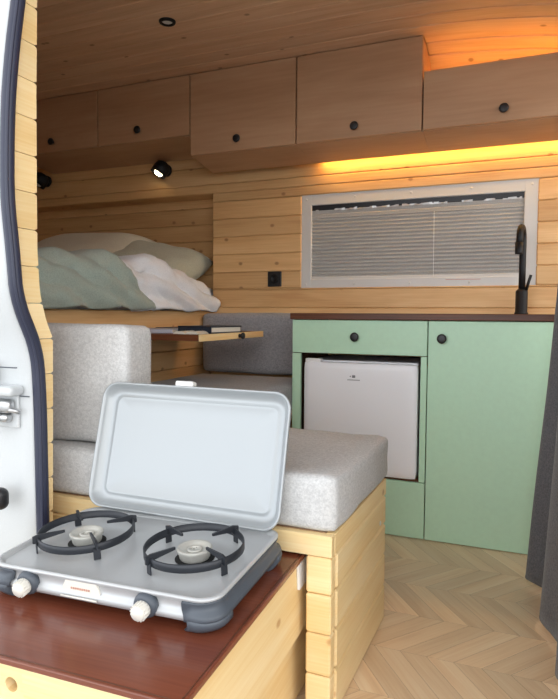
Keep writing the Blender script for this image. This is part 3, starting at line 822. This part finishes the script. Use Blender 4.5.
# dark plastic guards: right and left ends, wrapping the corners
def guard(side):
    def f(b):
        out = []
        for ins, z in ((-.003, .024), (-.0045, .030), (-.003, .037), (.003, .042), (.0045, .054), (.0015, .0585)):
            P = rrect(SW-2*ins, SD-2*ins, .044, 8, z)
            if side > 0: seq = P[27:36]+P[0:9]
            else: seq = P[9:18]+P[18:27]
            # run in along the front and the back a little
            a, c = Vector(seq[0]), Vector(seq[-1])
            ext = .024*(-1 if side > 0 else 1)
            seq = [tuple(a+Vector((ext if side > 0 else ext*.4, 0, 0)))]+seq+[tuple(c+Vector((ext*.4 if side > 0 else ext, 0, 0)))]
            out.append(seq)
        vs = [p for r in out for p in r]; n = len(out[0])
        fs = [[j*n+k, j*n+k+1, (j+1)*n+k+1, (j+1)*n+k] for j in range(len(out)-1) for k in range(n-1)]
        b.verts_faces(vs, fs, smooth=True)
    o = sp('end_guard', 'guard', f)
    md = o.modifiers.new('thick', 'SOLIDIFY'); md.thickness = .003; md.offset = -1
    return o
guard(1); guard(-1)
for sx in (1, -1):
    for sy in (1, -1):
        def foot(b):
            rg = []
            for ins, z in ((.012, .0), (.004, .003), (-.004, .013), (-.006, .022), (-.004, .0275), (.004, .030)):
                P = rrect(SW-2*ins, SD-2*ins, .048, 8, z)
                q = {(1, 1): 0, (-1, 1): 9, (-1, -1): 18, (1, -1): 27}[(sx, sy)]
                seq = P[q:q+9]
                cx, cy = sx*(SW/2-.048), sy*(SD/2-.048)
                a, c = Vector(seq[0]), Vector(seq[-1]); e1 = Vector((cx, cy, z))
                L1 = .014 if sy < 0 else .012
                dirs = Vector((-sx, 0, 0)), Vector((0, -sy, 0))
                first_x = (sx, sy) in ((-1, 1), (1, -1))   # ring order runs along x first on these corners
                da, dc = (dirs[0], dirs[1]) if first_x else (dirs[1], dirs[0])
                rg.append([tuple(a+da*L1)]+[tuple(p) for p in seq]+[tuple(c+dc*L1), tuple(e1+Vector((-sx*L1, -sy*L1, 0)))])
            b.loft(rg, True, True)
        sp('foot', 'guard', foot)
# burners with pan supports
for bxl, byl, a0 in ((-.140, -.006, 50), (.134, -.004, 62)):
    T = Matrix.Translation((bxl, byl, 0))
    sp('burner_opening_shade', 'hole_shade', lambda b: b.lathe([(.0, .0597), (.041, .0597), (.042, .0603), (0, .0603)], xf=T))  # flat black disc, painted for the shade in the opening round the burner
    bu = sp('burner', 'alu', lambda b: b.lathe([(0, .0603), (.030, .0605), (.032, .064), (.033, .070), (.0365, .078), (.0375, .082), (.0355, .0845), (.0305, .0838), (.026, .079), (.020, .0765), (.015, .0765), (0, .0765)], xf=T, n=36))
    def cap(b):
        b.lathe([(.009, .0765), (.016, .0765), (.016, .0795), (.0135, .081), (.009, .081), (.009, .0765)], xf=T)
        for k in range(5):
            a = 2*PI*k/5; b.box(-.0015, .0015, .003, .012, .0765, .080, .0004, xf=T @ Matrix.Rotation(a, 4, 'Z'))
    sp('burner_cap', 'alu', cap, bu)
    def ring(b):
        n = 56; rg = []
        for r, z in ((.1015, .076), (.1030, .076), (.1045, .077), (.1045, .0925), (.1030, .0935), (.1015, .0935)):
            rg.append([(r*math.cos(2*PI*k/n), r*math.sin(2*PI*k/n), z) for k in range(n)])
        rg.append(rg[0]); b.loft(rg, xf=T)
        for k in range(4):
            X = T @ Matrix.Rotation(R(a0+90*k), 4, 'Z')
            # upright blade running in over the burner, rising to the tip, with a leg outside the ring
            pf = [(.1135, .082), (.1135, .097), (.101, .1005), (.046, .098), (.046, .093), (.095, .087), (.101, .079)]
            w = .0022
            vs = [(p[0], -w, p[1]) for p in pf]+[(p[0], w, p[1]) for p in pf]; m = len(pf)
            b.verts_faces(vs, [list(range(m)), list(range(2*m-1, m-1, -1))]+[[i, (i+1) % m, m+(i+1) % m, m+i] for i in range(m)], xf=X)
            b.box(.1045, .1075, -.0075, .0075, .0598, .084, .0008, xf=X)
    sp('pan_support', 'grate', ring)
# knobs on the front
for kx in (-.158, .121):
    K = Matrix.Translation((kx, -SD/2+.010, .0405)) @ Matrix.Rotation(PI/2+.12, 4, 'X')
    bz = sp('knob_bezel', 'guard', lambda b: b.lathe([(0, 0), (.0245, 0), (.0245, .010), (.022, .0155), (.017, .017), (0, .017)], xf=K))
    def kn(b):
        b.lathe([(0, .016), (.0155, .016), (.0155, .024), (.0145, .036), (.012, .0395), (0, .0405)], xf=K, n=30)
        for i in range(15):
            b.box(.0142, .0166, -.0012, .0012, .018, .036, .0005, xf=K @ Matrix.Rotation(2*PI*i/15, 4, 'Z'))
    part_label(sp('knob', 'cream', kn, bz), 'white ridged knob')
# badge plate
def plate(b):
    P = [(-.036, -.014), (.036, -.014), (.04, -.002), (.033, .014), (.012, .0145), (.010, .0175), (-.012, .0175), (-.014, .0145), (-.03, .014), (-.038, .0)]
    y0 = -SD/2+.0045
    vs = [(x*1.15-.03, y0, z*1.15+.044) for x, z in P]+[(x*1.15-.03, y0+.005, z*1.15+.044) for x, z in P]; m = len(P)
    b.verts_faces(vs, [list(range(m)), list(range(2*m-1, m-1, -1))]+[[i, (i+1) % m, m+(i+1) % m, m+i] for i in range(m)])
bdg = sp('badge', 'cream', plate)
def txt(b):
    for k in range(9): b.box(-.053+.0052*k, -.0495+.0052*k, -SD/2+.0035, -SD/2+.0048, .0425, .0465, 0)
part_label(sp('badge_print', 'red', txt, bdg), 'faded reddish print')
sp('badge_lip', 'cream', lambda b: b.tube([(-.073, -SD/2-.003, .030), (.013, -SD/2-.003, .030)], .0018, n=8), bdg)
# lid, opened back against the cushion
LA = R(14.5)
LW, LH, LDp = .526, .318, .026
LM = Matrix.Translation((-.001, SD/2-.025, .069)) @ Matrix.Rotation(R(1.3), 4, 'Y') @ Matrix.Rotation(PI/2-LA-TILT, 4, 'X') @ Matrix.Translation((0, LH/2+.004, 0))
# in lid space: x across, y up the lid, +z towards the viewer (the hollow side)
def lidmesh(b):
    rg = [rrect(LW-.05, LH-.05, .03, 8, -LDp), rrect(LW-.018, LH-.018, .036, 8, -LDp+.002), rrect(LW-.006, LH-.006, .04, 8, -LDp+.010), rrect(LW, LH, .042, 8, -.003), rrect(LW, LH, .042, 8, .0), rrect(LW-.004, LH-.004, .041, 8, .0015), rrect(LW-.010, LH-.010, .038, 8, .0005),
          rrect(LW-.016, LH-.016, .036, 8, -.006), rrect(LW-.030, LH-.030, .032, 8, -LDp+.008), rrect(LW-.044, LH-.044, .028, 8, -LDp+.0035), rrect(LW-.064, LH-.064, .02, 8, -LDp+.0025), rrect(LW-.070, LH-.070, .018, 8, -LDp+.0048), rrect(LW-.078, LH-.078, .015, 8, -LDp+.0052), rrect(LW-.086, LH-.086, .012, 8, -LDp+.0035), rrect(LW-.2, LH-.18, .01, 8, -LDp+.003)]
    b.loft(rg, True, True, xf=LM)
lid = sp('lid', 'lid', lidmesh)
part_label(sp('latch_tab', 'white', lambda b: b.box(-.058, -.008, LH/2-.004, LH/2+.014, -.034, -.012, .002, xf=LM), lid), 'white latch tab')
for hx in (-.17, .14):
    sp('hinge', 'steel', lambda b: (b.tube([(hx-.03, SD/2-.002, .070), (hx+.03, SD/2-.002, .070)], .0035, n=10), b.box(hx-.028, hx+.028, SD/2-.006, SD/2+.001, .056, .070, .001)))

# ------------------------------------------------------------------ curtain to the cab
cu = MB(); ns, nt_ = 130, 40; vs = []; fs = []
BASE = [(0, .034, 2.32), (.12, .022, 2.26), (.3, .055, 2.07), (.5, .072, 1.80), (.7, .10, 1.56), (1., .15, 1.28)]
def bl_(s):
    for (a, x, y), (c, x2, y2) in zip(BASE, BASE[1:]):
        if a <= s <= c: t = (s-a)/(c-a); return x+(x2-x)*t, y+(y2-y)*t
    return BASE[-1][1:]
for j in range(nt_+1):
    z = .03+1.9*j/nt_
    for i in range(ns+1):
        s = i/ns; xb, yb2 = bl_(s); t = j/nt_
        xt, yt = .155, 2.33-1.0*s
        x = xb+(xt-xb)*min(1, t*1.02); y = yb2+(yt-yb2)*t
        w = math.sin(s*2*PI*4.3+.6+.5*math.sin(s*9)+.25*t)
        amp = .022+.006*math.sin(s*5+1)
        x += amp*w*(1-.15*t)+.004*noise.noise(Vector((s*9, t*4, 1)))
        y += .012*math.cos(s*2*PI*4.3+.6)
        vs.append((x, y, z))
for j in range(nt_):
    for i in range(ns):
        a = j*(ns+1)+i; fs.append([a, a+1, a+ns+2, a+ns+1])
ct = thing('curtain', 'dark grey curtain hanging in folds at the right, in front of the green unit', 'curtain', (.12, 1.8, 0))
cu.verts_faces(vs, fs, smooth=True); o = cu.build('drape', M['curtain'], ct)
md = o.modifiers.new('thick', 'SOLIDIFY'); md.thickness = .003
one(lambda b: b.tube([(.155, 1.17, 1.95), (.155, 2.69, 1.95)], .008), 'curtain_rail', M['blackm'], ct)

# ------------------------------------------------------------------ light and camera
w = bpy.data.worlds.new('World'); S.world = w; w.use_nodes = True
nt = w.node_tree; bgn = nt.nodes['Background']
tc = nt.nodes.new('ShaderNodeTexCoord'); nzw = nt.nodes.new('ShaderNodeTexNoise'); nzw.inputs['Scale'].default_value = 1.6; nzw.inputs['Detail'].default_value = 4
crw = nt.nodes.new('ShaderNodeValToRGB'); crw.color_ramp.elements[0].color = (.74, .80, .88, 1); crw.color_ramp.elements[1].color = (1, .99, .97, 1)
crw.color_ramp.elements[0].position = .35; crw.color_ramp.elements[1].position = .6
nt.links.new(tc.outputs['Generated'], nzw.inputs['Vector']); nt.links.new(nzw.outputs['Fac'], crw.inputs['Fac']); 
sxyz = nt.nodes.new('ShaderNodeSeparateXYZ'); nt.links.new(tc.outputs['Generated'], sxyz.inputs[0])
mrw = nt.nodes.new('ShaderNodeMapRange'); mrw.inputs['From Min'].default_value = .15; mrw.inputs['From Max'].default_value = .8; mrw.inputs['To Min'].default_value = 2.2; mrw.inputs['To Max'].default_value = .75
nt.links.new(sxyz.outputs['Z'], mrw.inputs['Value'])
mul = nt.nodes.new('ShaderNodeVectorMath'); mul.operation = 'SCALE'; nt.links.new(crw.outputs['Color'], mul.inputs[0]); nt.links.new(mrw.outputs[0], mul.inputs['Scale'])
nt.links.new(mul.outputs[0], bgn.inputs['Color'])
bgn.inputs['Strength'].default_value = 1.0

f = 610.; yaw, pit, rol = R(22.74), R(3.35), R(.33)
fwv = Vector((-math.sin(yaw)*math.cos(pit), math.cos(yaw)*math.cos(pit), -math.sin(pit)))
rt = Vector((math.cos(yaw), math.sin(yaw), 0)); up = rt.cross(fwv)
rt, up = math.cos(rol)*rt+math.sin(rol)*up, -math.sin(rol)*rt+math.cos(rol)*up
cd = bpy.data.cameras.new('Camera'); cam = bpy.data.objects.new('Camera', cd); COL.objects.link(cam)
mw = Matrix((rt, up, -fwv)).transposed().to_4x4(); mw.translation = (0, 0, .94)
cam.matrix_world = mw
cd.sensor_fit = 'VERTICAL'; cd.sensor_height = 24.; cd.lens = f/699*24.; cd.clip_start = .01
S.camera = cam
S.view_settings.view_transform = 'Standard'; S.view_settings.look = 'None'; S.view_settings.gamma = 1; S.view_settings.use_curve_mapping = False
S.view_settings.exposure = 0.78
